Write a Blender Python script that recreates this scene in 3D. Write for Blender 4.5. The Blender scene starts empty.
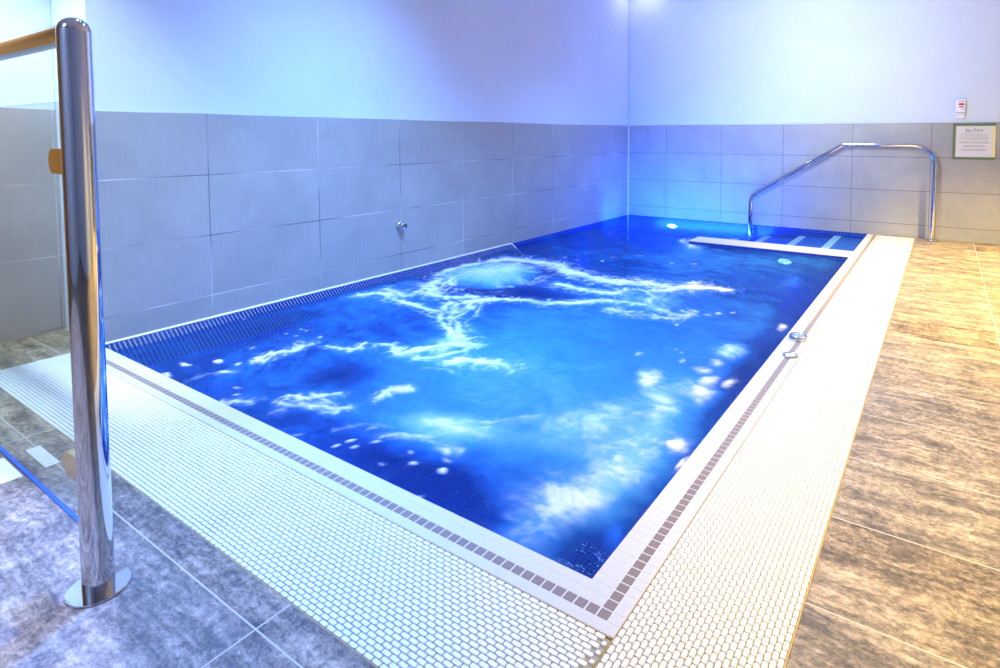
import bpy, bmesh, math, random
import numpy as np
from mathutils import Vector, Matrix
random.seed(4)
C = bpy.context.scene.collection
PI = math.pi

# ------------------------------------------------------------------ materials
def new_mat(name):
    m = bpy.data.materials.new(name); m.use_nodes = True
    nt = m.node_tree; nt.nodes.clear()
    return m, nt.nodes, nt.links

def N(nodes, kind, **kw):
    n = nodes.new(kind)
    for k, v in kw.items():
        if k in n.inputs.keys() if isinstance(k, str) else False:
            n.inputs[k].default_value = v
        else:
            setattr(n, k, v)
    return n

def principled(name, col, rough=.5, metal=0., **kw):
    m, n, l = new_mat(name)
    b = n.new('ShaderNodeBsdfPrincipled'); o = n.new('ShaderNodeOutputMaterial')
    b.inputs['Base Color'].default_value = (*col, 1); b.inputs['Roughness'].default_value = rough
    b.inputs['Metallic'].default_value = metal
    for k, v in kw.items(): b.inputs[k].default_value = v
    l.new(b.outputs[0], o.inputs[0])
    return m

def noise(n, l, vec, scale, detail=4, rough=.55, dist=0.):
    t = n.new('ShaderNodeTexNoise'); t.inputs['Scale'].default_value = scale
    t.inputs['Detail'].default_value = detail; t.inputs['Roughness'].default_value = rough
    t.inputs['Distortion'].default_value = dist
    l.new(vec, t.inputs['Vector']); return t.outputs['Fac']

def ramp(n, l, fac, stops):
    r = n.new('ShaderNodeValToRGB'); e = r.color_ramp.elements
    while len(e) < len(stops): e.new(.5)
    for q, (p, c) in zip(e, stops):
        q.position = p; q.color = (*c, 1) if len(c) == 3 else c
    l.new(fac, r.inputs[0]); return r.outputs[0]

def mixc(n, l, fac, a, b, mode='MIX'):
    m = n.new('ShaderNodeMix'); m.data_type = 'RGBA'; m.blend_type = mode
    for s, v in ((0, fac), (6, a), (7, b)):
        if hasattr(v, 'is_linked'): l.new(v, m.inputs[s])
        elif s == 0: m.inputs[0].default_value = v
        else: m.inputs[s].default_value = (*v, 1)
    return m.outputs[2]

def mapping(n, l, loc=(0, 0, 0), scale=(1, 1, 1), uv=True):
    t = n.new('ShaderNodeTexCoord'); m = n.new('ShaderNodeMapping')
    m.inputs['Location'].default_value = loc; m.inputs['Scale'].default_value = scale
    l.new(t.outputs['UV' if uv else 'Object'], m.inputs['Vector']); return m.outputs[0]

def brick(n, l, vec, w, h, mortar, c1, c2, cm, smooth=.1, bias=0.):
    b = n.new('ShaderNodeTexBrick'); b.offset = 0; b.squash = 1
    b.inputs['Scale'].default_value = 1; b.inputs['Brick Width'].default_value = w
    b.inputs['Row Height'].default_value = h; b.inputs['Mortar Size'].default_value = mortar
    b.inputs['Mortar Smooth'].default_value = smooth; b.inputs['Bias'].default_value = bias
    for k, v in (('Color1', c1), ('Color2', c2), ('Mortar', cm)):
        if hasattr(v, 'is_linked'): l.new(v, b.inputs[k])
        else: b.inputs[k].default_value = (*v, 1)
    l.new(vec, b.inputs['Vector']); return b

def bump(n, l, h, strength, dist=.004, invert=False):
    b = n.new('ShaderNodeBump'); b.inputs['Strength'].default_value = strength
    b.inputs['Distance'].default_value = dist; b.invert = invert
    l.new(h, b.inputs['Height']); return b.outputs[0]

def wall_tile_mat(name, u0, v0, w, h, pale=.62):
    """large matt grey porcelain tiles, one joint every w x h metres"""
    m, n, l = new_mat(name)
    vec = mapping(n, l, (u0, v0, 0)); raw = mapping(n, l)
    cl = noise(n, l, raw, 3.2, 6, .62); fine = noise(n, l, mapping(n, l, (0, 0, 0), (60, 7, 1)), 1.0, 3)
    tone = ramp(n, l, cl, [(.3, (.295, .30, .315)), (.7, (.405, .41, .425))])
    tone = mixc(n, l, .12, tone, ramp(n, l, fine, [(.3, (.25, .25, .25)), (.7, (.5, .5, .5))]))
    dark = mixc(n, l, .5, tone, (.31, .315, .32))
    gn = noise(n, l, raw, 1.7, 2)
    grout = ramp(n, l, gn, [(.42, (.13, .14, .16)), (.62, (pale,) * 3)])
    b = brick(n, l, vec, w, h, .0024, tone, dark, grout)
    p = n.new('ShaderNodeBsdfPrincipled'); o = n.new('ShaderNodeOutputMaterial')
    l.new(b.outputs['Color'], p.inputs['Base Color']); p.inputs['Roughness'].default_value = .42
    l.new(bump(n, l, b.outputs['Fac'], .5, .002, True), p.inputs['Normal'])
    l.new(p.outputs[0], o.inputs[0]); return m

def plaster_mat():
    m, n, l = new_mat('white_plaster')
    raw = mapping(n, l, uv=False)
    a = noise(n, l, raw, 1.3, 5, .6, .6)
    p = n.new('ShaderNodeBsdfPrincipled'); o = n.new('ShaderNodeOutputMaterial')
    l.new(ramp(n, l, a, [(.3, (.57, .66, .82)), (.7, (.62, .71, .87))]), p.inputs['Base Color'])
    p.inputs['Roughness'].default_value = .6
    l.new(bump(n, l, noise(n, l, raw, 2.2, 4, .5, 1.), .35, .03), p.inputs['Normal'])
    l.new(p.outputs[0], o.inputs[0]); return m

def stone_mat():
    """slate-like floor tiles 610 x 305 with drawn-out veins and pale joints"""
    m, n, l = new_mat('stone_floor_tiles')
    vec = mapping(n, l, (.61 * 10 * 2 - 1.95, .305 * 40 - 4.203 * 0 + 4.203, 0))
    raw = mapping(n, l)
    warp = n.new('ShaderNodeTexNoise'); warp.inputs['Scale'].default_value = 2.5; warp.inputs['Detail'].default_value = 4
    l.new(raw, warp.inputs['Vector'])
    wv = n.new('ShaderNodeVectorMath'); wv.operation = 'MULTIPLY_ADD'
    l.new(warp.outputs['Color'], wv.inputs[0]); wv.inputs[1].default_value = (.20, .10, 0); l.new(raw, wv.inputs[2])
    def st(sx, sy):
        mp = n.new('ShaderNodeMapping'); mp.inputs['Scale'].default_value = (sx, sy, 1)
        l.new(wv.outputs[0], mp.inputs['Vector']); return mp.outputs[0]
    streak = noise(n, l, st(1.5, 12), 1.9, 11, .68)
    blot = noise(n, l, raw, 9, 12, .78, .35)
    fine = noise(n, l, st(9, 14), 6., 10, .82)
    f1 = mixc(n, l, .5, streak, blot); crack = n.new('ShaderNodeTexNoise'); crack.noise_type = 'RIDGED_MULTIFRACTAL'; crack.inputs['Scale'].default_value = 3.5; crack.inputs['Detail'].default_value = 9; crack.inputs['Roughness'].default_value = .62
    l.new(wv.outputs[0], crack.inputs['Vector'])
    vein = ramp(n, l, crack.outputs['Fac'], [(.25, (.42,) * 3), (.7, (.6,) * 3)])
    f2 = mixc(n, l, .34, mixc(n, l, .28, f1, vein), fine)
    col = ramp(n, l, f2, [(.415, (.022, .018, .016)), (.46, (.11, .094, .08)), (.5, (.29, .25, .21)), (.535, (.50, .44, .38)), (.58, (.78, .72, .64))])
    tint = ramp(n, l, noise(n, l, raw, 1.1, 3), [(.4, (1., .93, .82)), (.6, (1., .87, .64))])
    col = mixc(n, l, 1., col, tint, 'MULTIPLY')
    b = brick(n, l, vec, 1.22, .305, .0018, col, mixc(n, l, .85, (.5, .5, .5), col), (.58, .52, .42))
    p = n.new('ShaderNodeBsdfPrincipled'); o = n.new('ShaderNodeOutputMaterial')
    l.new(b.outputs['Color'], p.inputs['Base Color'])
    l.new(ramp(n, l, f2, [(.3, (.5,) * 3), (.7, (.3,) * 3)]), p.inputs['Roughness'])
    hb = mixc(n, l, b.outputs['Fac'], f2, (0, 0, 0))
    l.new(bump(n, l, hb, .55, .012), p.inputs['Normal'])
    l.new(p.outputs[0], o.inputs[0]); return m

def mosaic_mat(name, c1, c2, cm, pitch=.025, mort=.0022, rough=.22, width=None):
    m, n, l = new_mat(name)
    vec = mapping(n, l, (20, 20, 0))
    b = brick(n, l, vec, width or pitch, pitch, mort, c1, c2, cm, .2)
    p = n.new('ShaderNodeBsdfPrincipled'); o = n.new('ShaderNodeOutputMaterial')
    l.new(b.outputs['Color'], p.inputs['Base Color']); p.inputs['Roughness'].default_value = rough
    l.new(bump(n, l, b.outputs['Fac'], .5, .001, True), p.inputs['Normal'])
    l.new(p.outputs[0], o.inputs[0]); return m

M = {}
M['plaster'] = plaster_mat()
M['tile_left'] = wall_tile_mat('grey_wall_tiles', .9232 + .6 * 20, -.9901 + .2932 * 20, .6, .2932)
M['tile_near'] = wall_tile_mat('grey_wall_tiles_by_balustrade', .6 * 20 + .2, -.010 + .331 * 20, .6, .331)
M['tile_back'] = wall_tile_mat('grey_wall_tiles_far', -.4506 + .6 * 20, -.9901 + .2932 * 20, .6, .2932, .16)
M['stone'] = stone_mat()
M['blue_mosaic'] = mosaic_mat('deep_blue_pool_mosaic', (.012, .05, .42), (.008, .03, .30), (.05, .12, .48))
M['step_mosaic'] = mosaic_mat('lighter_blue_step_mosaic', (.03, .24, .78), (.025, .19, .68), (.05, .16, .6))
M['fin_mosaic'] = mosaic_mat('navy_edge_mosaic', (.004, .010, .09), (.003, .007, .06), (.15, .24, .66), .0185, .0022, .25, 40)
M['grout'] = principled('pale_grout', (.66, .63, .61), .7)
M['white_tile'] = principled('off_white_mosaic', (.61, .585, .57), .3)
M['brown_tile'] = principled('brown_mosaic', (.235, .17, .135), .35)
M['nosing'] = principled('bright_white_nosing', (.92, .94, .97), .3)
M['white_trim'] = principled('white_trim', (.86, .86, .86), .35)
M['grate_white'] = principled('white_plastic_grating', (.82, .80, .755), .38)
M['grate_bar'] = principled('grating_bars', (.36, .32, .25), .6)
M['seam'] = principled('ochre_seam', (.46, .32, .12), .6)
M['chrome'] = principled('polished_steel', (.60, .60, .61), .05, 1.)
M['steel_dark'] = principled('dark_slot', (.02, .02, .03), .4)
M['blue_cap'] = principled('blue_grey_button_cap', (.25, .32, .48), .25)
M['warm_reflect'] = principled('steel_clamp_warm_reflection', (.78, .60, .32), .14, 1.)  # polished steel clamps with the room's warm reflection put into the colour
M['green_frame'] = principled('sage_green_frame', (.13, .19, .09), .4)
M['yellow_edge'] = principled('pale_yellow_edge', (.80, .74, .36), .4)
M['paper'] = principled('white_paper', (.66, .67, .71), .5)
M['ink'] = principled('grey_ink', (.05, .06, .08), .6)
M['ink_pale'] = principled('pale_grey_ink', (.16, .17, .19), .6)
M['device'] = principled('white_device_plastic', (.82, .83, .90), .35)
M['red'] = principled('red_mark', (.55, .01, .03), .4)
M['strip_grey'] = principled('grey_strip', (.30, .33, .33), .5)
M['blue_strip'] = principled('bright_blue_strip', (.03, .13, .75), .25)
M['cream'] = principled('cream_patch', (.86, .84, .74), .4)
M['ceiling'] = principled('white_ceiling', (.8, .8, .8), .7)
M['warm_reflector'] = principled('warm_timber_reflector', (.44, .20, .055), .4)

def glass_mat():
    m, n, l = new_mat('clear_balustrade_glass')
    tr = n.new('ShaderNodeBsdfTransparent'); tr.inputs[0].default_value = (.93, .97, .95, 1)
    gl = n.new('ShaderNodeBsdfGlossy'); gl.inputs['Roughness'].default_value = .02
    lw = n.new('ShaderNodeLayerWeight'); lw.inputs[0].default_value = .5
    pw = n.new('ShaderNodeMath'); pw.operation = 'POWER'; pw.inputs[1].default_value = 4; l.new(lw.outputs['Facing'], pw.inputs[0])
    fr = n.new('ShaderNodeMath'); fr.operation = 'MULTIPLY_ADD'; fr.inputs[1].default_value = .45; fr.inputs[2].default_value = .03; l.new(pw.outputs[0], fr.inputs[0])
    mx = n.new('ShaderNodeMixShader'); o = n.new('ShaderNodeOutputMaterial')
    l.new(fr.outputs[0], mx.inputs[0]); l.new(tr.outputs[0], mx.inputs[1]); l.new(gl.outputs[0], mx.inputs[2])
    l.new(mx.outputs[0], o.inputs[0]); return m
M['glass'] = glass_mat()

def lens_mat():
    m, n, l = new_mat('glowing_lamp_lens')
    e = n.new('ShaderNodeEmission'); e.inputs[0].default_value = (.55, .9, 1, 1); e.inputs[1].default_value = 9
    o = n.new('ShaderNodeOutputMaterial'); l.new(e.outputs[0], o.inputs[0]); return m
M['lens'] = lens_mat()

def water_mat():
    """clear blue water; 'bubble_glow' = milky aerated water just under the surface, lamp glow painted into its colour, 'foam' = white froth on it"""
    m, n, l = new_mat('churning_pool_water')
    ab = n.new('ShaderNodeAttribute'); ab.attribute_name = 'bubble_glow'
    af = n.new('ShaderNodeAttribute'); af.attribute_name = 'foam'
    raw = mapping(n, l, uv=False)
    tr = n.new('ShaderNodeBsdfTransparent'); tr.inputs[0].default_value = (.52, .78, .98, 1)
    milky = n.new('ShaderNodeBsdfDiffuse')
    l.new(ramp(n, l, ab.outputs['Fac'], [(0, (.004, .016, .12)), (.3, (.010, .075, .29)), (.6, (.040, .21, .46)), (.85, (.19, .42, .64)), (1, (.54, .62, .78))]), milky.inputs[0])
    op = n.new('ShaderNodeMapRange'); op.inputs[1].default_value = 0; op.inputs[2].default_value = .32
    op.inputs[3].default_value = .06; op.inputs[4].default_value = .95
    l.new(ab.outputs['Fac'], op.inputs[0])
    body = n.new('ShaderNodeMixShader'); l.new(op.outputs[0], body.inputs[0])
    l.new(tr.outputs[0], body.inputs[1]); l.new(milky.outputs[0], body.inputs[2])
    gl = n.new('ShaderNodeBsdfGlossy'); gl.inputs['Roughness'].default_value = .06
    lw = n.new('ShaderNodeLayerWeight'); lw.inputs[0].default_value = .5
    pw = n.new('ShaderNodeMath'); pw.operation = 'POWER'; pw.inputs[1].default_value = 4.5; l.new(lw.outputs['Facing'], pw.inputs[0])
    fr = n.new('ShaderNodeMath'); fr.operation = 'MULTIPLY_ADD'; fr.inputs[1].default_value = .30; fr.inputs[2].default_value = .02; l.new(pw.outputs[0], fr.inputs[0])
    nb = bump(n, l, noise(n, l, raw, 22, 5, .6, .4), .35, .02)
    l.new(nb, gl.inputs['Normal']); l.new(nb, lw.inputs['Normal'])
    wet = n.new('ShaderNodeMixShader'); l.new(fr.outputs[0], wet.inputs[0])
    l.new(body.outputs[0], wet.inputs[1]); l.new(gl.outputs[0], wet.inputs[2])
    fd = n.new('ShaderNodeBsdfDiffuse'); fd.inputs[0].default_value = (.74, .72, .78, 1)
    fin = n.new('ShaderNodeMixShader'); l.new(af.outputs['Fac'], fin.inputs[0])
    l.new(wet.outputs[0], fin.inputs[1]); l.new(fd.outputs[0], fin.inputs[2])
    o = n.new('ShaderNodeOutputMaterial'); l.new(fin.outputs[0], o.inputs[0]); return m
M['water'] = water_mat()

# ------------------------------------------------------------------ mesh helpers
class MB:
    """collects shapes, then links them as ONE mesh object"""
    def __init__(s): s.v = []; s.f = []; s.mi = []; s.sm = []
    def add(s, verts, faces, mi=0, smooth=False):
        o = len(s.v); s.v += [tuple(map(float, q)) for q in verts]
        s.f += [tuple(o + i for i in q) for q in faces]
        s.mi += [mi] * len(faces); s.sm += [smooth] * len(faces); return s
    def box(s, a, b, mi=0, bev=0.):
        bm = bmesh.new(); bmesh.ops.create_cube(bm, size=1)
        for q in bm.verts: q.co = Vector([(a[k] + b[k]) / 2 + q.co[k] * (b[k] - a[k]) for k in range(3)])
        if bev: bmesh.ops.bevel(bm, geom=bm.edges[:], offset=bev, segments=2, affect='EDGES', profile=.5)
        bm.verts.index_update()
        s.add([q.co for q in bm.verts], [[q.index for q in f.verts] for f in bm.faces], mi); bm.free(); return s
    def tube(s, pts, r, seg=24, mi=0, caps=True):
        P = [Vector(q) for q in pts]; R = r if isinstance(r, (list, tuple)) else [r] * len(P)
        T = [(P[min(i + 1, len(P) - 1)] - P[max(i - 1, 0)]).normalized() for i in range(len(P))]
        up = Vector((0, 0, 1)) if abs(T[0].z) < .9 else Vector((0, 1, 0))
        vs = []; fs = []; x = None
        for p, t, q in zip(P, T, R):
            x = (up - t * up.dot(t)).normalized() if x is None else (x - t * x.dot(t)).normalized()
            y = t.cross(x)
            vs += [p + (x * math.cos(2 * PI * k / seg) + y * math.sin(2 * PI * k / seg)) * q for k in range(seg)]
        for i in range(len(P) - 1):
            for k in range(seg):
                a, b = i * seg + k, i * seg + (k + 1) % seg
                fs.append((a, b, b + seg, a + seg))
        s.add(vs, fs, mi, True)
        if caps:
            s.add(vs[:seg], [tuple(range(seg))[::-1]], mi); s.add(vs[-seg:], [tuple(range(seg))], mi)
        return s
    def lathe(s, prof, origin=(0, 0, 0), axis='z', seg=40, mi=0, smooth=True):
        o = Vector(origin); vs = []; fs = []
        for r, h in prof:
            for k in range(seg):
                c, t = r * math.cos(2 * PI * k / seg), r * math.sin(2 * PI * k / seg)
                d = {'z': (c, t, h), 'x': (h, c, t), 'y': (t, h, c)}[axis]
                vs.append(o + Vector(d))
        for i in range(len(prof) - 1):
            for k in range(seg):
                a, b = i * seg + k, i * seg + (k + 1) % seg
                fs.append((a, b, b + seg, a + seg))
        s.add(vs, fs, mi, smooth); return s
    def build(s, name, mats, parent=None, loc=None):
        me = bpy.data.meshes.new(name); me.from_pydata(s.v, [], s.f); me.update()
        for m in (mats if isinstance(mats, (list, tuple)) else [mats]): me.materials.append(m)
        me.polygons.foreach_set('material_index', s.mi); me.polygons.foreach_set('use_smooth', s.sm)
        uv = me.uv_layers.new(name='metres')
        co = np.zeros(len(me.vertices) * 3); me.vertices.foreach_get('co', co); co = co.reshape(-1, 3)
        nn = np.zeros(len(me.polygons) * 3); me.polygons.foreach_get('normal', nn); nn = np.abs(nn.reshape(-1, 3))
        lt = np.zeros(len(me.polygons), int); me.polygons.foreach_get('loop_total', lt)
        vi = np.zeros(len(me.loops), int); me.loops.foreach_get('vertex_index', vi)
        ax = np.repeat(nn.argmax(1), lt); q = co[vi]
        U = np.where((ax == 0)[:, None], q[:, [1, 2]], np.where((ax == 1)[:, None], q[:, [0, 2]], q[:, [0, 1]]))
        uv.data.foreach_set('uv', U.ravel())
        o = bpy.data.objects.new(name, me); C.objects.link(o)
        if parent: o.parent = parent
        if loc is not None: o.location = loc
        return o

def tag(o, label, cat, group=None, kind=None):
    o['label'] = label; o['category'] = cat
    if group: o['group'] = group
    if kind: o['kind'] = kind
    return o
def thing(name, label, cat, loc=(0, 0, 0), group=None):
    o = bpy.data.objects.new(name, None); C.objects.link(o); o.location = loc; o.empty_display_size = .1
    return tag(o, label, cat, group)
def struct(name, mb, mats, label, cat):
    return tag(mb.build(name, mats), label, cat, kind='structure')

# ------------------------------------------------------------------ dimensions (metres)
PX, PY = 2.392, -4.985           # pool opening: x 0..PX, y PY..0
CW = .1                          # mosaic coping width
GX, GY = 2.755, -5.352           # outer edges of the overflow grating
H = .9901                        # top of the wall tiles
CEIL = 2.55
RX, RY = 4.9, -8.6               # the room's far corners behind the camera
WL = -.03                        # water level

# froth patches, and bubble patches with underwater lamp glow painted in, world metres: centre, quadratic form, strength / polyline, half width, strength
AER_GLOW=[[1.657,-4.177,2.23,-0.03,3.49,0.5],
[1.719,-4.659,30.16,-21.44,97.41,0.75],
[1.596,-4.687,38.28,-6.49,63.38,0.25],
[1.765,-4.495,5.86,-0.86,11.43,0.22],
[1.624,-3.57,2.59,-0.35,4.94,0.28],
[0.466,-2.98,4.75,-2.19,7.47,0.45],
[2.04,-4.503,34.63,-1.86,15.67,0.35],
[2.237,-4.724,92.28,-4.6,10.13,0.5],
[2.215,-4.237,37.63,4.12,4.87,0.3],
[2.086,-3.504,15.97,-1.16,2.25,0.2],
[0.319,-3.698,8.2,2.52,13.35,0.25],
[0.121,-3.953,8.82,2.19,8.26,0.12],
[1.562,-3.0,5.56,-0.29,10.0,0.3],
[1.618,-1.773,2.55,-0.22,4.09,0.2],
[0.944,-4.758,2.74,-3.19,30.52,0.16],
[1.228,-4.28,11.4,-5.02,19.92,0.2],
[1.196,-1.251,34.41,10.12,8.01,0.3],
[0.847,-1.481,3.33,-1.35,3.79,-0.05],
[1.042,-4.573,65.11,-19.05,52.12,-0.35],
[0.29,-4.503,46.69,-1.08,8.0,-0.4],
[1.817,-4.899,10.79,1.91,115.13,-0.5],
[2.353,-4.881,39.68,12.99,240.0,-0.4],
[2.431,-4.545,695.26,-23.03,17.23,-0.5],
[0.844,-3.299,10.2,-10.55,45.04,-0.55],
[1.249,-4.877,24.55,-48.01,217.64,-0.2],
[2.349,-3.878,786.03,-11.28,4.98,-0.3],
[2.258,-2.54,459.84,24.64,2.41,-0.25],
[0.79,-2.627,12.83,1.06,11.66,-0.2],
[0.473,-4.15,10.6,-3.12,22.09,0.05],
[1.93,-2.359,14.4,-2.29,9.07,-0.1]]
CLOUD=[[2.216,-4.635,180.19,-15.94,17.31,0.46],
[2.196,-4.799,238.96,-28.68,50.38,0.38],
[2.215,-4.315,283.36,52.56,24.0,0.42],
[2.044,-4.39,100.81,-16.78,54.05,0.28],
[1.853,-4.477,403.97,-154.8,233.11,0.28],
[1.688,-4.649,87.36,-63.56,356.43,0.75],
[1.803,-4.639,167.03,-83.09,687.35,0.5],
[2.065,-3.963,334.86,118.73,120.23,0.85],
[2.231,-3.494,217.42,-17.62,119.16,0.95],
[2.2,-3.648,515.65,-26.75,288.81,0.6],
[2.254,-3.869,437.62,1.66,222.08,0.7],
[2.188,-3.767,599.92,49.84,262.38,0.5],
[2.262,-3.986,895.12,131.18,120.45,0.8],
[2.3,-4.345,602.1,70.26,293.78,0.95],
[2.354,-4.433,6432.81,-117.46,390.55,0.8],
[2.339,-3.844,1506.14,-128.49,277.56,0.8],
[2.312,-3.062,2232.69,259.19,254.11,0.9],
[2.44,-4.458,6477.1,2901.67,2239.43,0.6],
[2.285,-4.561,5973.05,3420.97,2763.64,0.5],
[2.143,-4.112,193.52,65.21,92.12,0.4],
[2.215,-3.968,200.78,33.47,75.67,0.3],
[1.918,-3.756,3153.65,1188.37,1009.05,0.8],
[1.895,-3.302,4610.0,1211.74,1447.9,0.6],
[2.143,-4.787,103.75,1.12,33.75,0.38],
[2.201,-4.477,87.99,20.83,27.7,0.36],
[2.007,-4.359,75.76,-21.96,34.14,0.36],
[2.188,-4.913,172.94,15.94,543.33,0.3],
[1.157,-4.119,118.7,56.38,76.67,0.45],
[1.196,-4.767,220.22,-61.82,300.75,0.5],
[1.627,-4.777,215.6,-370.71,1303.02,0.55],
[1.774,-4.76,1417.13,335.81,1877.01,0.7],
[1.797,-4.796,2082.71,241.62,2927.86,0.5],
[1.741,-4.863,3892.87,683.35,6043.81,0.9],
[1.828,-4.847,4316.22,574.98,6140.82,0.9],
[1.881,-4.936,3537.96,-1262.75,6065.85,0.6],
[1.705,-4.826,9336.92,3058.03,13828.29,0.8],
[1.683,-4.92,3059.99,-166.82,5533.58,0.5],
[0.433,-4.869,999.55,15.18,3373.8,0.9],
[0.507,-4.782,1008.35,-364.04,2879.5,0.8],
[0.629,-4.726,1579.7,8.73,2518.65,0.7],
[0.674,-4.805,2360.66,-1219.11,1460.01,0.7],
[0.82,-4.871,2726.71,-1194.43,7334.27,0.6],
[0.882,-4.9,3025.26,-2419.49,7704.01,0.6],
[0.445,-4.35,3252.55,483.43,7502.86,0.7],
[0.439,-4.422,5573.11,3931.85,13800.41,0.7],
[0.522,-4.415,3590.26,342.87,8360.68,0.8],
[0.494,-4.351,5697.4,3906.58,12831.11,0.7],
[0.598,-4.349,5616.22,2924.26,4581.24,0.6],
[0.074,-4.433,4202.29,3648.49,12885.24,0.6],
[0.503,-4.61,5758.2,1726.31,2354.7,0.5],
[1.494,-4.872,7106.04,-3345.15,6599.89,0.8],
[1.476,-4.912,7936.71,-3239.26,6186.29,0.8],
[1.546,-4.892,7344.98,-3323.93,9682.58,0.8],
[1.581,-4.848,6131.75,-4724.16,7252.47,0.8],
[1.336,-4.934,7561.02,-4817.99,6147.83,0.5],
[1.495,-4.792,5352.43,-1512.6,1950.16,0.4],
[0.471,-4.94,575.16,-650.14,5637.76,0.7],
[0.888,-2.214,1861.61,501.07,1071.04,0.7],
[0.907,-2.03,610.98,-135.82,617.23,0.4],
[0.717,-2.285,1088.82,139.34,875.17,0.4],
[0.605,-2.273,1024.94,155.81,849.52,0.4],
[1.341,-1.996,1349.4,30.24,801.45,0.4],
[1.058,-1.93,452.49,-229.9,563.03,0.35],
[1.49,-1.937,1013.24,-155.08,739.62,0.3],
[0.428,-2.475,91.77,-71.2,156.81,0.3],
[1.193,-1.198,222.33,104.36,63.54,0.7],
[1.077,-1.103,496.49,165.81,104.89,0.6],
[1.55,-2.696,16.04,2.38,24.77,0.25],
[1.633,-3.024,25.66,3.3,28.8,0.35],
[2.002,-2.999,1417.68,-274.06,1022.01,0.8],
[1.899,-3.025,1875.01,-256.46,1321.75,0.7],
[1.956,-3.05,1982.72,-306.67,1395.0,0.6],
[2.052,-2.945,2831.03,-69.81,1380.56,0.7],
[2.01,-3.612,13127.46,3483.44,4173.02,0.7],
[2.037,-3.636,13627.08,3485.42,4295.06,0.7],
[2.078,-3.717,3697.58,898.68,1193.46,0.7]]
STREAK=[[[[0.473,-3.518],[0.317,-3.396],[0.219,-3.211],[0.132,-2.987],[0.166,-2.731],[0.23,-2.521],[0.377,-2.467],[0.56,-2.472],[0.751,-2.541],[0.992,-2.7],[1.153,-2.722],[1.398,-2.652],[1.625,-2.646],[1.709,-2.535]],0.0735,0.95],[[[0.413,-3.303],[0.285,-3.296],[0.107,-3.078],[0.136,-2.91]],0.0226,0.8],[[[0.107,-3.078],[0.312,-3.149],[0.43,-3.321]],0.0286,0.7],[[[1.01,-2.967],[1.173,-3.001],[1.353,-2.962],[1.406,-2.874]],0.0494,0.8],[[[0.789,-3.582],[0.899,-3.414],[1.004,-3.369],[1.165,-3.357],[1.268,-3.265],[1.376,-3.123]],0.0408,0.9],[[[1.376,-3.123],[1.542,-3.084],[1.731,-3.115],[1.866,-3.15],[1.881,-3.079]],0.0384,0.7],[[[1.521,-3.254],[1.681,-3.252],[1.836,-3.209],[1.879,-3.101]],0.0335,0.7],[[[1.47,-2.805],[1.592,-2.932],[1.648,-3.083]],0.0182,0.6],[[[1.562,-2.797],[1.618,-2.707],[1.601,-2.634]],0.0489,0.9],[[[1.742,-2.541],[1.803,-2.501],[1.908,-2.488]],0.0426,0.9],[[[0.178,-3.816],[0.229,-3.731],[0.361,-3.72],[0.501,-3.773],[0.617,-3.787],[0.737,-3.794]],0.0281,0.9],[[[0.207,-3.639],[0.423,-3.68],[0.471,-3.571],[0.612,-3.554],[0.768,-3.476]],0.0417,0.75],[[[0.667,-3.798],[0.758,-3.78],[0.856,-3.857],[0.974,-3.93],[1.126,-4.016],[1.248,-4.059]],0.0237,0.8],[[[0.77,-3.641],[0.884,-3.8],[1.001,-3.839],[1.105,-3.981],[1.213,-4.006]],0.0264,0.7],[[[0.812,-3.567],[0.901,-3.707],[0.96,-3.866],[1.076,-4.016],[1.227,-4.087],[1.218,-3.971]],0.0129,0.7],[[[0.857,-3.537],[1.007,-3.758],[1.106,-3.913]],0.0113,0.5],[[[0.711,-3.634],[0.793,-3.778],[0.869,-3.769],[0.875,-3.638]],0.034,0.6],[[[0.934,-4.266],[1.025,-4.279],[1.093,-4.329],[1.116,-4.274],[1.128,-4.181],[1.167,-4.112],[1.249,-4.073]],0.0267,0.9],[[[0.965,-4.26],[1.071,-4.331],[1.109,-4.332]],0.0127,0.9],[[[1.16,-4.325],[1.238,-4.233],[1.286,-4.134],[1.266,-4.047]],0.0219,0.6],[[[1.342,-4.255],[1.364,-4.189],[1.436,-4.18],[1.551,-4.153]],0.0273,0.95],[[[1.286,-4.364],[1.349,-4.346],[1.417,-4.336]],0.0141,0.3],[[[0.676,-4.645],[0.648,-4.611],[0.64,-4.548],[0.639,-4.477],[0.645,-4.442]],0.021,0.9],[[[0.726,-4.404],[0.815,-4.403],[0.878,-4.39],[0.894,-4.351],[0.852,-4.291]],0.0153,0.85],[[[0.843,-4.973],[0.917,-4.943],[0.995,-4.881]],0.0162,0.8],[[[1.08,-4.797],[1.133,-4.743],[1.172,-4.669]],0.0153,0.85],[[[1.11,-4.842],[1.188,-4.799],[1.263,-4.776],[1.301,-4.725]],0.0164,0.85],[[[1.162,-4.743],[1.243,-4.754],[1.297,-4.762]],0.0116,0.7],[[[1.321,-4.628],[1.328,-4.575],[1.381,-4.54]],0.0165,0.85],[[[1.569,-4.815],[1.605,-4.777],[1.664,-4.752],[1.739,-4.744],[1.811,-4.736]],0.0111,0.6],[[[1.412,-4.847],[1.451,-4.783],[1.542,-4.761]],0.0095,0.25],[[[0.639,-5.011],[0.623,-4.884],[0.703,-4.774]],0.0133,0.3],[[[1.689,-4.736],[1.74,-4.659],[1.793,-4.579]],0.0145,0.5],[[[1.723,-4.595],[1.808,-4.523],[1.864,-4.437]],0.0132,0.45]]
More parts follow.
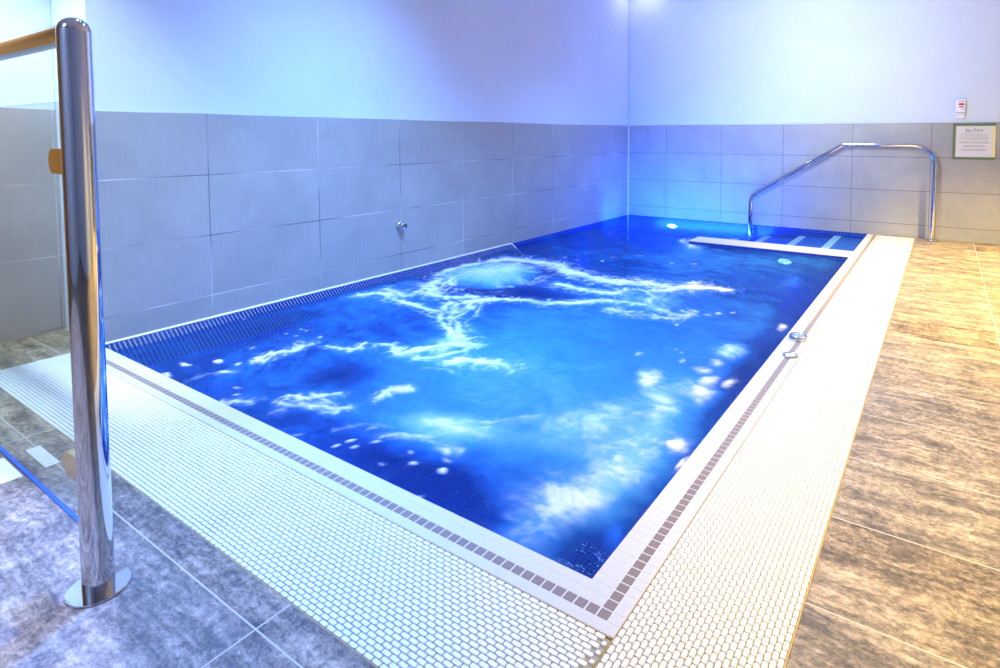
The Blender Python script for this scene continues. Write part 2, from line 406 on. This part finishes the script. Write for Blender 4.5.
# ------------------------------------------------------------------ room shell
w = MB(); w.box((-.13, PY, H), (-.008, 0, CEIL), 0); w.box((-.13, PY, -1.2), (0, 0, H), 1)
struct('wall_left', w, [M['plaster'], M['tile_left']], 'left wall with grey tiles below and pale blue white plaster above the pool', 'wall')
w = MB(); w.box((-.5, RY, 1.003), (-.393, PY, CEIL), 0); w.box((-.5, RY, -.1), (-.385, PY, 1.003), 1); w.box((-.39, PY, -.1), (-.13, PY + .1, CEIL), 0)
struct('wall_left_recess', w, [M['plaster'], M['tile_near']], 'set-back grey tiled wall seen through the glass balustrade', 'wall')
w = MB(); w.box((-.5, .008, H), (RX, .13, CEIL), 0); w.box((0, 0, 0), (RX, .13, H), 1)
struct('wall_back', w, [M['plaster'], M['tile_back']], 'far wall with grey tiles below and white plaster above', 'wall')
w = MB(); w.box((RX, RY, -.1), (RX + .1, .13, CEIL))
d1 = MB(); d1.box((-.385, RY, 0), (-.365, -5.68, 2.2))  # unseen timber panel added for warm reflections in the steel
struct('timber_reflector_1', d1, M['warm_reflector'], 'added unseen timber panel left of the balustrade, reflected in the steel', 'panel')
struct('wall_right', w, M['plaster'], 'plain wall on the right outside the picture', 'wall')
w = MB(); w.box((-.5, RY - .1, -.1), (RX + .1, RY, CEIL))
struct('wall_near', w, M['plaster'], 'pale plaster wall behind the camera', 'wall')
w = MB(); w.box((-.5, RY - .1, CEIL), (RX + .1, .13, CEIL + .1))
struct('ceiling', w, M['ceiling'], 'white ceiling above the pool room', 'ceiling')
f = MB(); f.box((GX + .004, RY, -.1), (RX, 0, 0)); f.box((-.385, RY, -.1), (GX + .004, GY - .003, 0)); f.box((-.385, GY - .003, -.1), (-.002, PY, 0))
struct('floor', f, M['stone'], 'veined brown and grey stone tile floor around the pool', 'floor')
t = MB(); t.box((-.004, -.008, -.3), (.007, .002, H + .002)); struct('trim_1', t, M['white_trim'], 'thin white bead up the tiled corner of the walls', 'trim')
t = MB(); pth = [(.002, PY, .0), (.002, -2.16, .0), (.010, -2.145, -.006), (.14, -2.145, -.10), (.2, -2.145, -.145)]
for a, b in zip(pth, pth[1:]): t.tube([a, b], .0055, 8)
struct('trim_2', t, M['white_trim'], 'thin white edge strip along the sloping navy mosaic', 'trim')
t = MB(); t.box((-.385, -5.487, .0), (1.36, -5.478, .0025)); struct('trim_3', t, M['blue_strip'], 'thin bright blue line on the floor under the glass balustrade', 'trim')  # flat bright blue line across the floor below the glass

# ------------------------------------------------------------------ pool shell
D = -1.15
p = MB()
p.box((-.1, PY - .1, D - .1), (PX + .1, .1, D))
p.box((0, -.0 - .001, D), (PX, .1, -.0)); p.box((PX, PY - .1, D), (PX + .1, .1, -.012)); p.box((-.1, PY - .1, D), (PX, PY, -.012))
p.box((-.1, PY, D), (.001, 0, -.002))
struct('pool_basin', p, M['blue_mosaic'], 'sunken pool basin lined with deep blue mosaic', 'pool')
p = MB(); n1, n2 = PY, -2.15
prof = [(0, 0), (.14, -.10), (.15, -.12), (.15, D), (0, D)]
vs = [(x, n1, z) for x, z in prof] + [(x, n2, z) for x, z in prof]; k = len(prof)
p.add(vs, [tuple(range(k)), tuple(range(k, 2 * k))[::-1]] + [(i, i + k, (i + 1) % k + k, (i + 1) % k) for i in range(k)])
p.mi = [1 if i == 2 else 0 for i in range(len(p.f))]
struct('pool_ledge', p, [M['blue_mosaic'], M['fin_mosaic']], 'sloping navy mosaic ledge along the foot of the left wall', 'pool ledge')

# coping: four rows of 25 mm mosaic, the third one brown
c = MB(); O = PX + CW; Q = PY - CW
c.box((-.0, Q, -.06), (O, PY, -.0004), 0); c.box((PX, PY, -.06), (O, -.002, -.0004), 0)
g, e = .025, .0011
def mtile(x, y, mi):
    e = .0017 if mi == 2 else .0009
    c.box((x + e, y + e, -.004), (x + g - e, y + g - e, 0), mi)
for j in range(4):
    brown = 2 if j == 2 else 1
    xr = PX + j * g; yb = PY - (j + 1) * g
    n = int(round((xr + g) / g))
    for i in range(n):
        x = xr + g - (i + 1) * g
        if x >= -.002: mtile(x, yb, brown)
    k = 0; y = yb + g
    while y + g <= -.001:
        mtile(xr, y, brown); y += g
cop = struct('pool_coping', c, [M['grout'], M['white_tile'], M['brown_tile']], 'white mosaic pool edge with one line of brown tiles', 'pool edge')

# divider wall and the three submerged steps behind it
d = MB(); DY0, DY1 = -1.215, -.965
d.box((1.17, DY0, D), (PX, DY1, -.006), 0)
xx = 1.17
while xx < PX - .001:
    for r in range(10):
        d.box((xx + e, DY0 + r * g + e, -.008), (min(xx + g, PX) - e, DY0 + (r + 1) * g - e, -.0005), 1)
    xx += g
struct('pool_divider', d, [M['blue_mosaic'], M['white_tile']], 'low white topped divider between the pool and the entry steps', 'pool wall')
s = MB()
for x0, x1, z in ((2.125, PX, -.045), (1.82, 2.125, -.075), (1.50, 1.82, -.105), (1.19, 1.50, -.16)):
    s.box((x0, DY1, D), (x1, 0, z), 0); s.box((x0 - .004, DY1 + .002, z - .03), (x0 + .055, -.002, z + .004), 1)
struct('pool_steps', s, [M['step_mosaic'], M['nosing']], 'submerged blue steps with white nosings beside the far wall', 'steps')

# ------------------------------------------------------------------ overflow grating: staggered white pills over bars
def grating(name, x0, x1, y0, y1, along, label):
    root = thing(name, label, 'grating', ((x0 + x1) / 2, (y0 + y1) / 2, 0))
    L, Wd = (x1 - x0, y1 - y0) if along == 'x' else (y1 - y0, x1 - x0)
    rows = int(round(Wd / .0108)); pw = Wd / rows; pl = .0205; n = int(L / pl)
    hl, hw, ch = .0093, .0045, .0020
    oc = [(-hl + ch, -hw), (hl - ch, -hw), (hl, -hw + ch), (hl, hw - ch), (hl - ch, hw), (-hl + ch, hw), (-hl, hw - ch), (-hl, -hw + ch)]
    vs = []; fs = []
    for r in range(rows):
        for i in range(n):
            u = -L / 2 + (i + .5 + (.5 if r % 2 else 0)) * pl; v = -Wd / 2 + (r + .5) * pw
            h_ = hl
            if u + hl > L / 2: h_ = hl / 2 - .0004; u = L / 2 - h_ - .0008
            spots = [(u, h_)] + ([(-L / 2 + hl / 2 + .0002, hl / 2 - .0004)] if r % 2 and i == 0 else [])
            for u, h_ in spots:
                o = len(vs)
                for sc, z in ((1., -.006), (1., -.0022), (.95, -.0004)):
                    for a, b in oc: vs.append((u + (a - math.copysign(hl - h_, a)) * sc, v + b * (sc if sc == 1 else .86), z))
                fs.append(tuple(o + 16 + q for q in range(8)))
                for lv in (0, 8):
                    for q in range(8): fs.append((o + lv + q, o + lv + (q + 1) % 8, o + lv + 8 + (q + 1) % 8, o + lv + 8 + q))
    if along == 'y': vs = [(-b, a, z) for a, b, z in vs]
    mb = MB(); mb.add(vs, fs); mb.build('grating_surface', M['grate_white'], root)
    mb = MB(); hx, hy = (x1 - x0) / 2, (y1 - y0) / 2
    mb.box((-hx, -hy, -.03), (hx, hy, -.0048)); mb.build('support_bar', M['grate_bar'], root)
    mb = MB()
    if along == 'x': mb.box((-hx, hy, -.02), (hx, hy + .002, -.001)); mb.box((-hx, -hy - .002, -.02), (hx, -hy, -.001))
    else: mb.box((-hx - .002, -hy, -.02), (-hx, hy, -.001)); mb.box((hx, -hy, -.02), (hx + .003, hy, -.001))
    mb.build('edge_seam', M['seam'], root)
grating('overflow_grate', 0, O - .003, GY, Q - .002, 'x', 'white overflow grating across the near end of the pool')
grating('overflow_grate', O + .002, GX, GY - 1.6, -.004, 'y', 'long white overflow grating along the right side of the pool')

# ------------------------------------------------------------------ water surface
def vnoise(x, y, seed):
    rng = np.random.RandomState(seed); G = rng.rand(256, 256)
    xi = np.floor(x).astype(int); yi = np.floor(y).astype(int); fx = x - xi; fy = y - yi
    fx = fx * fx * (3 - 2 * fx); fy = fy * fy * (3 - 2 * fy); q = lambda a, b: G[a % 256, b % 256]
    return (q(xi, yi) * (1 - fx) + q(xi + 1, yi) * fx) * (1 - fy) + (q(xi, yi + 1) * (1 - fx) + q(xi + 1, yi + 1) * fx) * fy
def fbm(x, y, seed, octs=5, gain=.55):
    t = 0; a = 1; s_ = 0
    for k in range(octs):
        t = t + a * vnoise(x * 2 ** k + 17.3 * k, y * 2 ** k + 5.1 * k, seed + k); s_ += a; a *= gain
    return t / s_
ST = .0065
nx, ny = int((PX - .004) / ST) + 1, int(-PY / ST) + 1
gx = np.linspace(.002, PX - .002, nx); gy = np.linspace(PY + .002, -.002, ny)
X, Y = np.meshgrid(gx, gy, indexing='ij')
# slow swirls carry everything along
wx = X + .24 * (fbm(X * 2.2, Y * 2.2, 3, 4) - .5) ; wy = Y + .24 * (fbm(X * 2.2 + 40, Y * 2.2, 11, 4) - .5)
sx = X + .10 * (fbm(X * 6, Y * 6, 21, 5) - .5); sy = Y + .10 * (fbm(X * 6 + 9, Y * 6, 29, 5) - .5)
# fine streaky noise, stretched along the flow
rid = 1 - np.abs(2 * fbm(wx * 8 + wy * 3, wy * 11 - wx * 2, 131, 5, .6) - 1)
rid = np.clip((rid - .62) / .36, 0, 1)
hair = 1 - np.abs(2 * fbm(wx * 21 - wy * 12, wy * 15 + wx * 17, 151, 4, .6) - 1)
hair = np.clip((hair - .6) / .38, 0, 1)
swirl = fbm(wx * 4.5 + wy * 1.5, wy * 4.5, 171, 5, .55)
fil = 1 - np.abs(np.sin(2 * PI * 3.2 * swirl)); fil = np.clip((fil - .45) / .5, 0, 1)
det = fbm(wx * 26 + wy * 9, wy * 26 - wx * 6, 41, 5, .62); soft = fbm(wx * 5, wy * 5, 57, 5, .6)
bub_glow = .20 + .22 * (fbm(wx * 1.6, wy * 1.6, 71, 4) - .5) + .30 * (fbm(wx * 9 + wy * 4, wy * 14, 77, 5, .6) - .5)
bub_glow = (bub_glow + .10 * fil * soft) * (.35 + .65 * np.clip((PX - X) / .16 + .3 * (soft - .5), 0, 1))  # dark reflection along the right edge put in as thinner bubbles
for cx, cy, q1, q2, q3, v in AER_GLOW:
    a, b = sx - cx, sy - cy
    gq = np.exp(-1.3 * np.maximum(q1 * a * a + 2 * q2 * a * b + q3 * b * b, 0))
    bub_glow = 1 - (1 - bub_glow) * (1 - v * gq) if v > 0 else bub_glow * (1 + v * 1.6 * gq)
foam = np.zeros_like(X); haze = np.zeros_like(X)
for cx, cy, q1, q2, q3, v in CLOUD:
    a, b = sx - cx, sy - cy
    w_ = v * np.exp(-1.5 * np.maximum(q1 * a * a + 2 * q2 * a * b + q3 * b * b, 0))
    if q1 * q3 < 40000: haze = 1 - (1 - haze) * (1 - w_)
    else: foam = np.maximum(foam, w_)
foam = np.clip(foam * 1.2 - .08, 0, 1)
foam = np.clip(foam * (.75 + 1.2 * (det - .5) + .25 * hair) + (soft - .5) * .7 * np.sqrt(foam), 0, 1)
bub_glow = 1 - (1 - bub_glow) * (1 - .85 * haze * (.6 + .8 * (fbm(wx * 14 - wy * 3, wy * 9 + wx * 5, 201, 5, .62))))
foam = np.maximum(foam, np.clip(haze * (1.5 * soft + 2.4 * det - 1.5) + .4 * haze * rid * (.5 + hair), 0, 1))
lines = np.zeros_like(X); halo = np.zeros_like(X)
for pts, w0, v in STREAK:
    P = [np.array(q) for q in pts]; dm = np.full(X.shape, 9.)
    for a, b in zip(P, P[1:]):
        ab = b - a; L2 = ab @ ab + 1e-9
        tt = np.clip(((sx - a[0]) * ab[0] + (sy - a[1]) * ab[1]) / L2, 0, 1)
        dm = np.minimum(dm, np.hypot(sx - a[0] - tt * ab[0], sy - a[1] - tt * ab[1]))
    lines = np.maximum(lines, v * np.exp(-(dm / (w0 * .85)) ** 2)); halo = np.maximum(halo, v * np.exp(-(dm / (w0 * 1.7 + .007)) ** 2))
bub_glow = 1 - (1 - bub_glow) * (1 - .26 * halo * (.4 + soft))
lines = np.clip(lines * (.25 + 1.1 * (soft - .25) + .9 * (det - .4) + .35 * rid), 0, 1)
lines = np.maximum(lines, np.clip(halo * (.75 * fil + .5 * rid * hair + .9 * (det - .5)) , 0, 1))
foam = np.clip(np.maximum(foam, lines), 0, 1)
foam = foam * foam * (3 - 2 * foam) * (.92 - .25 * np.clip(haze, 0, 1))
# the boil over the floor inlet: a white crown with streaks running outward
bx0, by0 = .459, -2.951
rb = np.hypot((sx - bx0) / .25, (sy - by0) / .30); th = np.arctan2((Y - by0), (X - bx0) * 1.3)
th = th + .9 * (soft - .5); ray = vnoise(th * 8 + 60, rb * 2.2 + 5, 301) * .5 + vnoise(th * 17 + 200, rb * 4 + 5, 303) * .25 + .25 * det
bub_glow = bub_glow * (1 - .6 * np.exp(-((rb - 1.45) / .38) ** 2) * (1.15 - ray))
bub_glow = 1 - (1 - bub_glow) * (1 - .7 * np.exp(-rb ** 4 * .8))
foam = np.maximum(foam, np.clip(.85 * np.exp(-(np.hypot((sx - bx0 + .04) / .20, (sy - by0 - .05) / .34)) ** 2 * 1.3) * (.15 + 1.3 * (ray - .25) + .9 * (soft - .5)) + .8 * np.exp(-((rb - 1.3) / .4) ** 2) * np.clip((ray - .6) * 3, 0, 1), 0, 1))
# low swell, plus the mound where the inlet boils up
hgt = .016 * (fbm(wx * 3.2, wy * 3.2, 91, 3) - .5) + .007 * (fbm(wx * 11, wy * 11, 97, 3) - .5) + .003 * (det - .5) + .004 * foam
bd = np.hypot((X - .42) / .30, (Y + 2.93) / .40)
hgt = hgt + .018 * np.exp(-bd ** 2 * 2.2) - .014 * np.exp(-((bd - 1.15) / .3) ** 2)
edge = np.clip(np.minimum.reduce([X, PX - X, -Y, Y - PY]) / .05, 0, 1)
bub_glow = np.where((X > 1.175) & (Y > DY0), .02, np.clip(bub_glow * (1 - .8 * np.clip((Y + 1.0) / .5, 0, 1)) * np.clip(.3 + X / .22, 0, 1), .13 - .08 * np.clip((Y + .8) / .4, 0, 1) - .08 * (X < .16), 1))
foam = np.where((X > 1.3) & (Y > DY0), 0, foam)
calm = np.where((X > 1.17) & (Y > DY0 - .02), .25, 1.)
Z = WL + hgt * (.35 + .65 * edge) * calm
idx = np.arange(nx * ny).reshape(nx, ny)
keep = ~((X > 1.175) & (Y > DY0 + .004) & (Y < DY1 - .004))
kq = keep[:-1, :-1] & keep[1:, :-1] & keep[:-1, 1:] & keep[1:, 1:]
qd = np.stack([idx[:-1, :-1], idx[1:, :-1], idx[1:, 1:], idx[:-1, 1:]], -1)[kq]
me = bpy.data.meshes.new('pool_water')
me.vertices.add(nx * ny); me.vertices.foreach_set('co', np.stack([X, Y, Z], -1).ravel())
me.loops.add(qd.size); me.polygons.add(len(qd))
me.loops.foreach_set('vertex_index', qd.ravel()); me.polygons.foreach_set('loop_start', np.arange(len(qd)) * 4)
me.update(calc_edges=True); me.polygons.foreach_set('use_smooth', np.ones(len(qd), bool))
for nm, arr in (('bubble_glow', np.clip(bub_glow, 0, 1)), ('foam', foam)):
    at = me.attributes.new(nm, 'FLOAT', 'POINT'); at.data.foreach_set('value', arr.ravel())
me.materials.append(M['water'])
wo = bpy.data.objects.new('pool_water', me); C.objects.link(wo)
tag(wo, 'churning bright blue pool water with swirls of white foam', 'water', kind='stuff')

# ------------------------------------------------------------------ balustrade: post, top rail, glass, clamps
bx, by = 1.600, -5.539
root = thing('glass_balustrade', 'polished steel post with top rail and clear glass panel at left front', 'balustrade', (bx, by, 0))
r = .0264
m = MB(); m.tube([(0, 0, .004), (0, 0, 1.076)], r, 40, caps=False)
m.lathe([(r * math.cos(a), 1.076 + r * math.sin(a)) for a in np.linspace(0, PI / 2 - .02, 9)] + [(0, 1.076 + r)], seg=40)
m.build('post', M['chrome'], root)
m = MB(); m.lathe([(0, 0), (.051, 0), (.053, .002), (.053, .004), (.052, .0055), (r, .006)], seg=56, smooth=False); m.build('base_plate', M['chrome'], root)
m = MB(); m.tube([(-r + .006, 0, 1.075), (-.385 - bx + .001, 0, 1.075)], .0215, 32); m.build('top_rail', M['chrome'], root)
m = MB(); m.box((-1.90, -.006, .142), (-.072, .006, .95), bev=.0015); gp = m.build('glass_panel', M['glass'], root); gp['label'] = 'clear glass panel'
for z in (.835, .238):
    m = MB(); hw = .024
    pts = [(-.030, z - hw)] + [(-.030 - .062 + .02 * (1 - math.cos(a)), z + hw * math.sin(a)) for a in np.linspace(-PI / 2, PI / 2, 13)] + [(-.030, z + hw)]
    pts = [(-.020, z - hw)] + [(-.075 - .022 * math.cos(a), z + hw * math.sin(a)) for a in np.linspace(-PI / 2, PI / 2, 13)] + [(-.020, z + hw)]
    k = len(pts)
    for y0, y1 in ((-.019, -.0065), (.0065, .019)):
        vs = [(a, y0, b) for a, b in pts] + [(a, y1, b) for a, b in pts]
        m.add(vs, [tuple(range(k)), tuple(range(k, 2 * k))[::-1]] + [(i, (i + 1) % k, (i + 1) % k + k, i + k) for i in range(k)])
    m.build('glass_clamp', M['warm_reflect'], root)

# ------------------------------------------------------------------ hand rail at the far wall
def arc(c, r, a0, a1, n=10): return [(c[0] + r * math.cos(a), c[1] + r * math.sin(a)) for a in np.linspace(a0, a1, n)]
root = thing('grab_rail', 'bent polished steel hand rail beside the steps at the far wall', 'hand rail', (2.885, -.1, 0))
def fillet(P, R):
    out = [P[0]]
    for i in range(1, len(P) - 1):
        p0, p1, p2 = Vector(P[i - 1]), Vector(P[i]), Vector(P[i + 1]); u = (p0 - p1).normalized(); v = (p2 - p1).normalized()
        ang = u.angle(v); d = R[i - 1] / math.tan(ang / 2); c = p1 + (u + v).normalized() * (R[i - 1] / math.sin(ang / 2))
        a, b = p1 + u * d - c, p1 + v * d - c; w_ = a.angle(b)
        for k in range(9):
            t = k / 8; q = (a * math.sin((1 - t) * w_) + b * math.sin(t * w_)) / math.sin(w_); out.append(tuple(c + q))
    return out + [P[-1]]
path = fillet([(2.885, .003), (2.885, .805), (2.185, .805), (1.378, .300), (1.378, -.17)], [.17, .05, .13])
m = MB(); m.tube([(x - 2.885, 0, z) for x, z in path], .0195, 28); m.build('rail', M['chrome'], root)
m = MB(); m.lathe([(0, 0), (.048, 0), (.050, .003), (.050, .010), (.046, .014), (.021, .016)], seg=40); m.build('floor_flange', M['chrome'], root)

# ------------------------------------------------------------------ chrome inlet on the left wall
root = thing('wall_nozzle', 'round chrome nozzle with a slot fixed on the left tiled wall', 'nozzle', (0, -3.331, .296))
m = MB(); m.lathe([(0, 0), (.030, 0), (.032, .004), (.031, .012), (.024, .014)], axis='x'); m.build('flange', M['chrome'], root)
m = MB(); m.lathe([(.024, .010), (.0245, .038), (.022, .042), (0, .042)], axis='x'); m.build('body', M['chrome'], root)
m = MB(); m.box((.040, -.020, .004), (.0435, .020, .014)); m.build('slot', M['steel_dark'], root)

# ------------------------------------------------------------------ two buttons on the coping
root = thing('air_button', 'raised chrome ring button on the pool edge, the farther of two', 'button', (2.447, -3.285, 0))
m = MB(); m.lathe([(.036, 0), (.037, .003), (.037, .018), (.034, .022), (.029, .022), (.027, .017)]); m.build('ring', M['chrome'], root)
m = MB(); m.lathe([(.0272, .016), (.024, .019), (0, .021)]); m.build('cap', M['blue_cap'], root)
root = thing('air_button', 'low flat chrome ring button on the pool edge, the nearer of two', 'button', (2.461, -3.51, 0))
m = MB(); m.lathe([(.029, 0), (.030, .003), (.029, .008), (.024, .010), (.021, .007)]); m.build('ring', M['chrome'], root)
m = MB(); m.lathe([(.0213, .006), (.018, .0075), (0, .0085)]); m.build('cap', M['white_tile'], root)

# ------------------------------------------------------------------ underwater lamps
def lamp(loc, label):
    root = thing('underwater_light', label, 'pool light', loc)
    m = MB(); m.lathe([(.062, .0), (.062, -.010), (.055, -.014), (.050, -.010)], axis='y'); m.build('bezel', M['chrome'], root)
    m = MB(); m.lathe([(.051, -.009), (.035, -.014), (0, -.016)], axis='y'); m.build('lens', M['lens'], root)
    for ch in root.children: ch.scale = (1, 1, .42)
lamp((.530, -.001, -.085), 'round glowing pool light under water on the far wall')
lamp((1.945, DY0, -.085), 'round glowing pool light under water below the divider')

# ------------------------------------------------------------------ notice on the far wall
root = thing('notice_board', 'sage green framed white notice on the far wall at right', 'notice', (3.145, 0, .834))
m = MB(); W2, H2 = .143, .148
m.box((-W2, -.012, H2 - .020), (W2, 0, H2), 0, .002); m.box((-W2, -.012, -H2), (W2, 0, -H2 + .020), 0, .002)
m.box((-W2, -.012, -H2 + .0195), (-W2 + .020, 0, H2 - .0195), 0, .002); m.box((W2 - .020, -.012, -H2 + .0195), (W2, 0, H2 - .0195), 1, .002)
m.build('frame', [M['green_frame'], M['yellow_edge']], root)
m = MB(); m.box((-W2 + .019, -.007, -H2 + .019), (W2 - .019, -.001, H2 - .019)); m.build('sheet', M['paper'], root)
def text(s_, size, loc, mat, parent, name, align='CENTER'):
    cu = bpy.data.curves.new(name, 'FONT'); cu.body = s_; cu.size = size; cu.align_x = align; cu.extrude = .0003
    t_ = bpy.data.objects.new(name, cu); C.objects.link(t_)
    dg = bpy.context.evaluated_depsgraph_get(); me_ = bpy.data.meshes.new_from_object(t_.evaluated_get(dg))
    bpy.data.objects.remove(t_); o = bpy.data.objects.new(name, me_); C.objects.link(o)
    me_.materials.clear(); me_.materials.append(mat)
    o.rotation_euler = (PI / 2, 0, 0); o.location = loc; o.parent = parent; return o
text('Spa Pool', .034, (0, -.0075, .082), M['ink'], root, 'heading')
m = MB(); rr = random.Random(7)
for z, lw in ((.062, .18), (.046, .19), (.030, .20), (.020, .17), (-.002, .19), (-.012, .20), (-.034, .13), (-.042, .16), (-.064, .19), (-.074, .15)):
    x = -lw / 2
    while x < lw / 2:
        L = rr.uniform(.006, .022); m.box((x, -.0074, z - .0018), (min(x + L, lw / 2), -.0069, z + .0018)); x += L + .004
m.build('printed_lines', M['ink_pale'], root)
# alarm button above it
root = thing('alarm_button', 'small white wall box with a red mark above the green notice', 'alarm box', (3.046, 0, 1.105))
m = MB(); m.box((-.034, -.030, -.050), (.034, .008, .078), bev=.006); m.build('housing', M['device'], root)
m = MB(); m.box((-.034, -.022, -.080), (.030, .008, -.052), bev=.004); m.build('lower_box', M['device'], root)
m = MB(); m.lathe([(0, -.0035), (.021, -.003), (.023, 0)], (.006, -.030, .036), 'y')
m.v = [(x, y, .036 + (z - .036) * .42) for x, y, z in m.v]; m.build('button', M['red'], root)
m = MB(); m.lathe([(0, -.0015), (.017, -.001), (.018, 0)], (.006, -.030, .014), 'y')
m.v = [(x, y, .014 + (z - .014) * .30) for x, y, z in m.v]; m.build('red_mark', M['red'], root)
for a_, b_ in (((-.014, .056), (.028, .063)), ((.002, -.008), (.014, -.003)), ((.016, -.006), (.028, .001)), ((-.030, -.038), (.030, -.029))):
    m = MB(); m.box((a_[0], -.0306, a_[1]), (b_[0], -.0295, b_[1])); m.build('grey_print', M['strip_grey'], root)

# two flat cream rectangles on the floor by the balustrade
for y0, y1, lab in ((-5.447, -5.415, 'cream rectangle on the floor seen through the glass panel'), (-5.535, -5.493, 'cream rectangle on the floor on the near side of the blue strip')):
    m = MB(); m.box((.825, y0, -.004), (.982, y1, .0018), bev=.001); tag(m.build('cream_patch', M['cream']), lab, 'floor tile')

# ------------------------------------------------------------------ light
def area(name, loc, target, size, power, col, size_y=None, spread=180):
    l_ = bpy.data.lights.new(name, 'AREA'); l_.energy = power; l_.color = col; l_.size = size; l_.spread = math.radians(spread)
    if size_y: l_.shape = 'RECTANGLE'; l_.size_y = size_y
    else: l_.shape = 'DISK'
    o = bpy.data.objects.new(name, l_); C.objects.link(o); o.location = loc
    o.rotation_euler = (Vector(target) - Vector(loc)).to_track_quat('-Z', 'Y').to_euler(); return o
def spot(name, loc, target, power, col, angle, blend=.3, size=.04):
    l_ = bpy.data.lights.new(name, 'SPOT'); l_.energy = power; l_.color = col; l_.spot_size = math.radians(angle); l_.spot_blend = blend; l_.shadow_soft_size = size
    o = bpy.data.objects.new(name, l_); C.objects.link(o); o.location = loc
    o.rotation_euler = (Vector(target) - Vector(loc)).to_track_quat('-Z', 'Y').to_euler(); return o
def point(name, loc, power, col, size=.05):
    l_ = bpy.data.lights.new(name, 'POINT'); l_.energy = power; l_.color = col; l_.shadow_soft_size = size
    o = bpy.data.objects.new(name, l_); C.objects.link(o); o.location = loc; return o
EXPO = -.5
COOL = (.21, .465, 1.); WARM = (1., .71, .24); BLUE = (.02, .17, 1.)
# ceiling panels over the pool
area('ceiling_panel', (1.0, -3.9, CEIL - .03), (.7, -3.9, 0), .6, 175, COOL, 1.8, 100)
area('ceiling_panel', (1.3, -1.6, CEIL - .03), (1.3, -1.6, 0), .6, 48, COOL, 1.2, 100)
# warm downlights over the right-hand deck
spot('warm_downlight', (4.35, -1.9, CEIL - .05), (3.6, -1.7, 0), 2900, WARM, 80, .8, .03)
spot('warm_downlight', (4.1, -4.3, CEIL - .05), (3.85, -4.2, 0), 1200, WARM, 80, .8, .05)
# white downlight close to the far corner
spot('corner_downlight', (.22, -.18, CEIL - .02), (.1, -.05, 0), 6, (1., .95, .8), 150, .6, .05)
# added unseen fill, whitens the upper part of the far wall
area('wall_fill', (1.9, -3.2, CEIL - .03), (1.9, 0, 2.2), .4, 46, (.84, .93, 1.), 2.6, 70)
# cool entrance lights behind the balustrade, then added fill spots
spot('entrance_downlight', (1.3, -6.85, CEIL - .03), (1.3, -6.85, 0), 1100, (.40, .48, 1.), 57.5, .05, .02)
area('entrance_panel', (1.6, -7.6, CEIL - .03), (1.6, -7.6, 0), .6, 45, (.45, .64, 1.), 1.2)
spot('recess_fill', (.4, -5.9, CEIL - .05), (-.3, -5.2, .25), 560, (.62, .80, 1.), 64, .8, .05)  # added unseen spot that brightens the recess behind the glass
spot('grate_fill', (1.2, -5.0, CEIL - .05), (1.2, -5.2, 0), 110, (1., .90, .88), 64, 1., .06)  # added unseen white spot that lifts the near grating
spot('blue_floor_fill', (1.3, -4.7, CEIL - .05), (1.7, -5.35, 0), 650, (.03, .20, 1.), 34, .9, .05)  # added unseen blue spot that tints the floor beside the post
# added unseen blue light under water: strips wash the far walls, points elsewhere
area('pool_fill_strip', (1.0, -.62, -.16), (1.0, 0, .45), 1.8, 130, BLUE, .06, 150)
area('pool_fill_strip', (.42, -1.0, -.14), (0, -1.0, .25), .06, 13, BLUE, 1.4, 150)
for x, y, z, pw in ((1.95, -1.5, -.3, 8), (1.2, -2.6, -.6, 16), (.9, -4.2, -.6, 12), (2.0, -4.3, -.6, 8)):
    point('pool_fill_point', (x, y, z), pw, BLUE, .03)
wd = bpy.data.worlds.new('world'); bpy.context.scene.world = wd; wd.use_nodes = True
wd.node_tree.nodes['Background'].inputs[0].default_value = (.6, .7, 1, 1); wd.node_tree.nodes['Background'].inputs[1].default_value = .3

# ------------------------------------------------------------------ camera
cam = bpy.data.cameras.new('camera'); co_ = bpy.data.objects.new('camera', cam); C.objects.link(co_)
fw = Vector((-.5526694648, .8315510806, -.0554911069)); rt = Vector((.8328543949, .5534917557, -.0006582152)); up = Vector((-.0301665306, .0465797877, .9984589645))
co_.matrix_world = Matrix(((rt.x, up.x, -fw.x, 2.9538163), (rt.y, up.y, -fw.y, -5.9702471), (rt.z, up.z, -fw.z, .8825682), (0, 0, 0, 1)))
cam.sensor_fit = 'HORIZONTAL'; cam.sensor_width = 36; cam.lens = 590.7168 / 1000 * 36
cam.shift_x = (500 - 552.8384) / 1000; cam.shift_y = (168.7702 - 334) / 1000; cam.clip_start = .02
sc = bpy.context.scene; sc.camera = co_
sc.view_settings.view_transform = 'Standard'; sc.view_settings.look = 'None'; sc.view_settings.exposure = EXPO; sc.view_settings.gamma = 1
sc.view_settings.use_curve_mapping = False
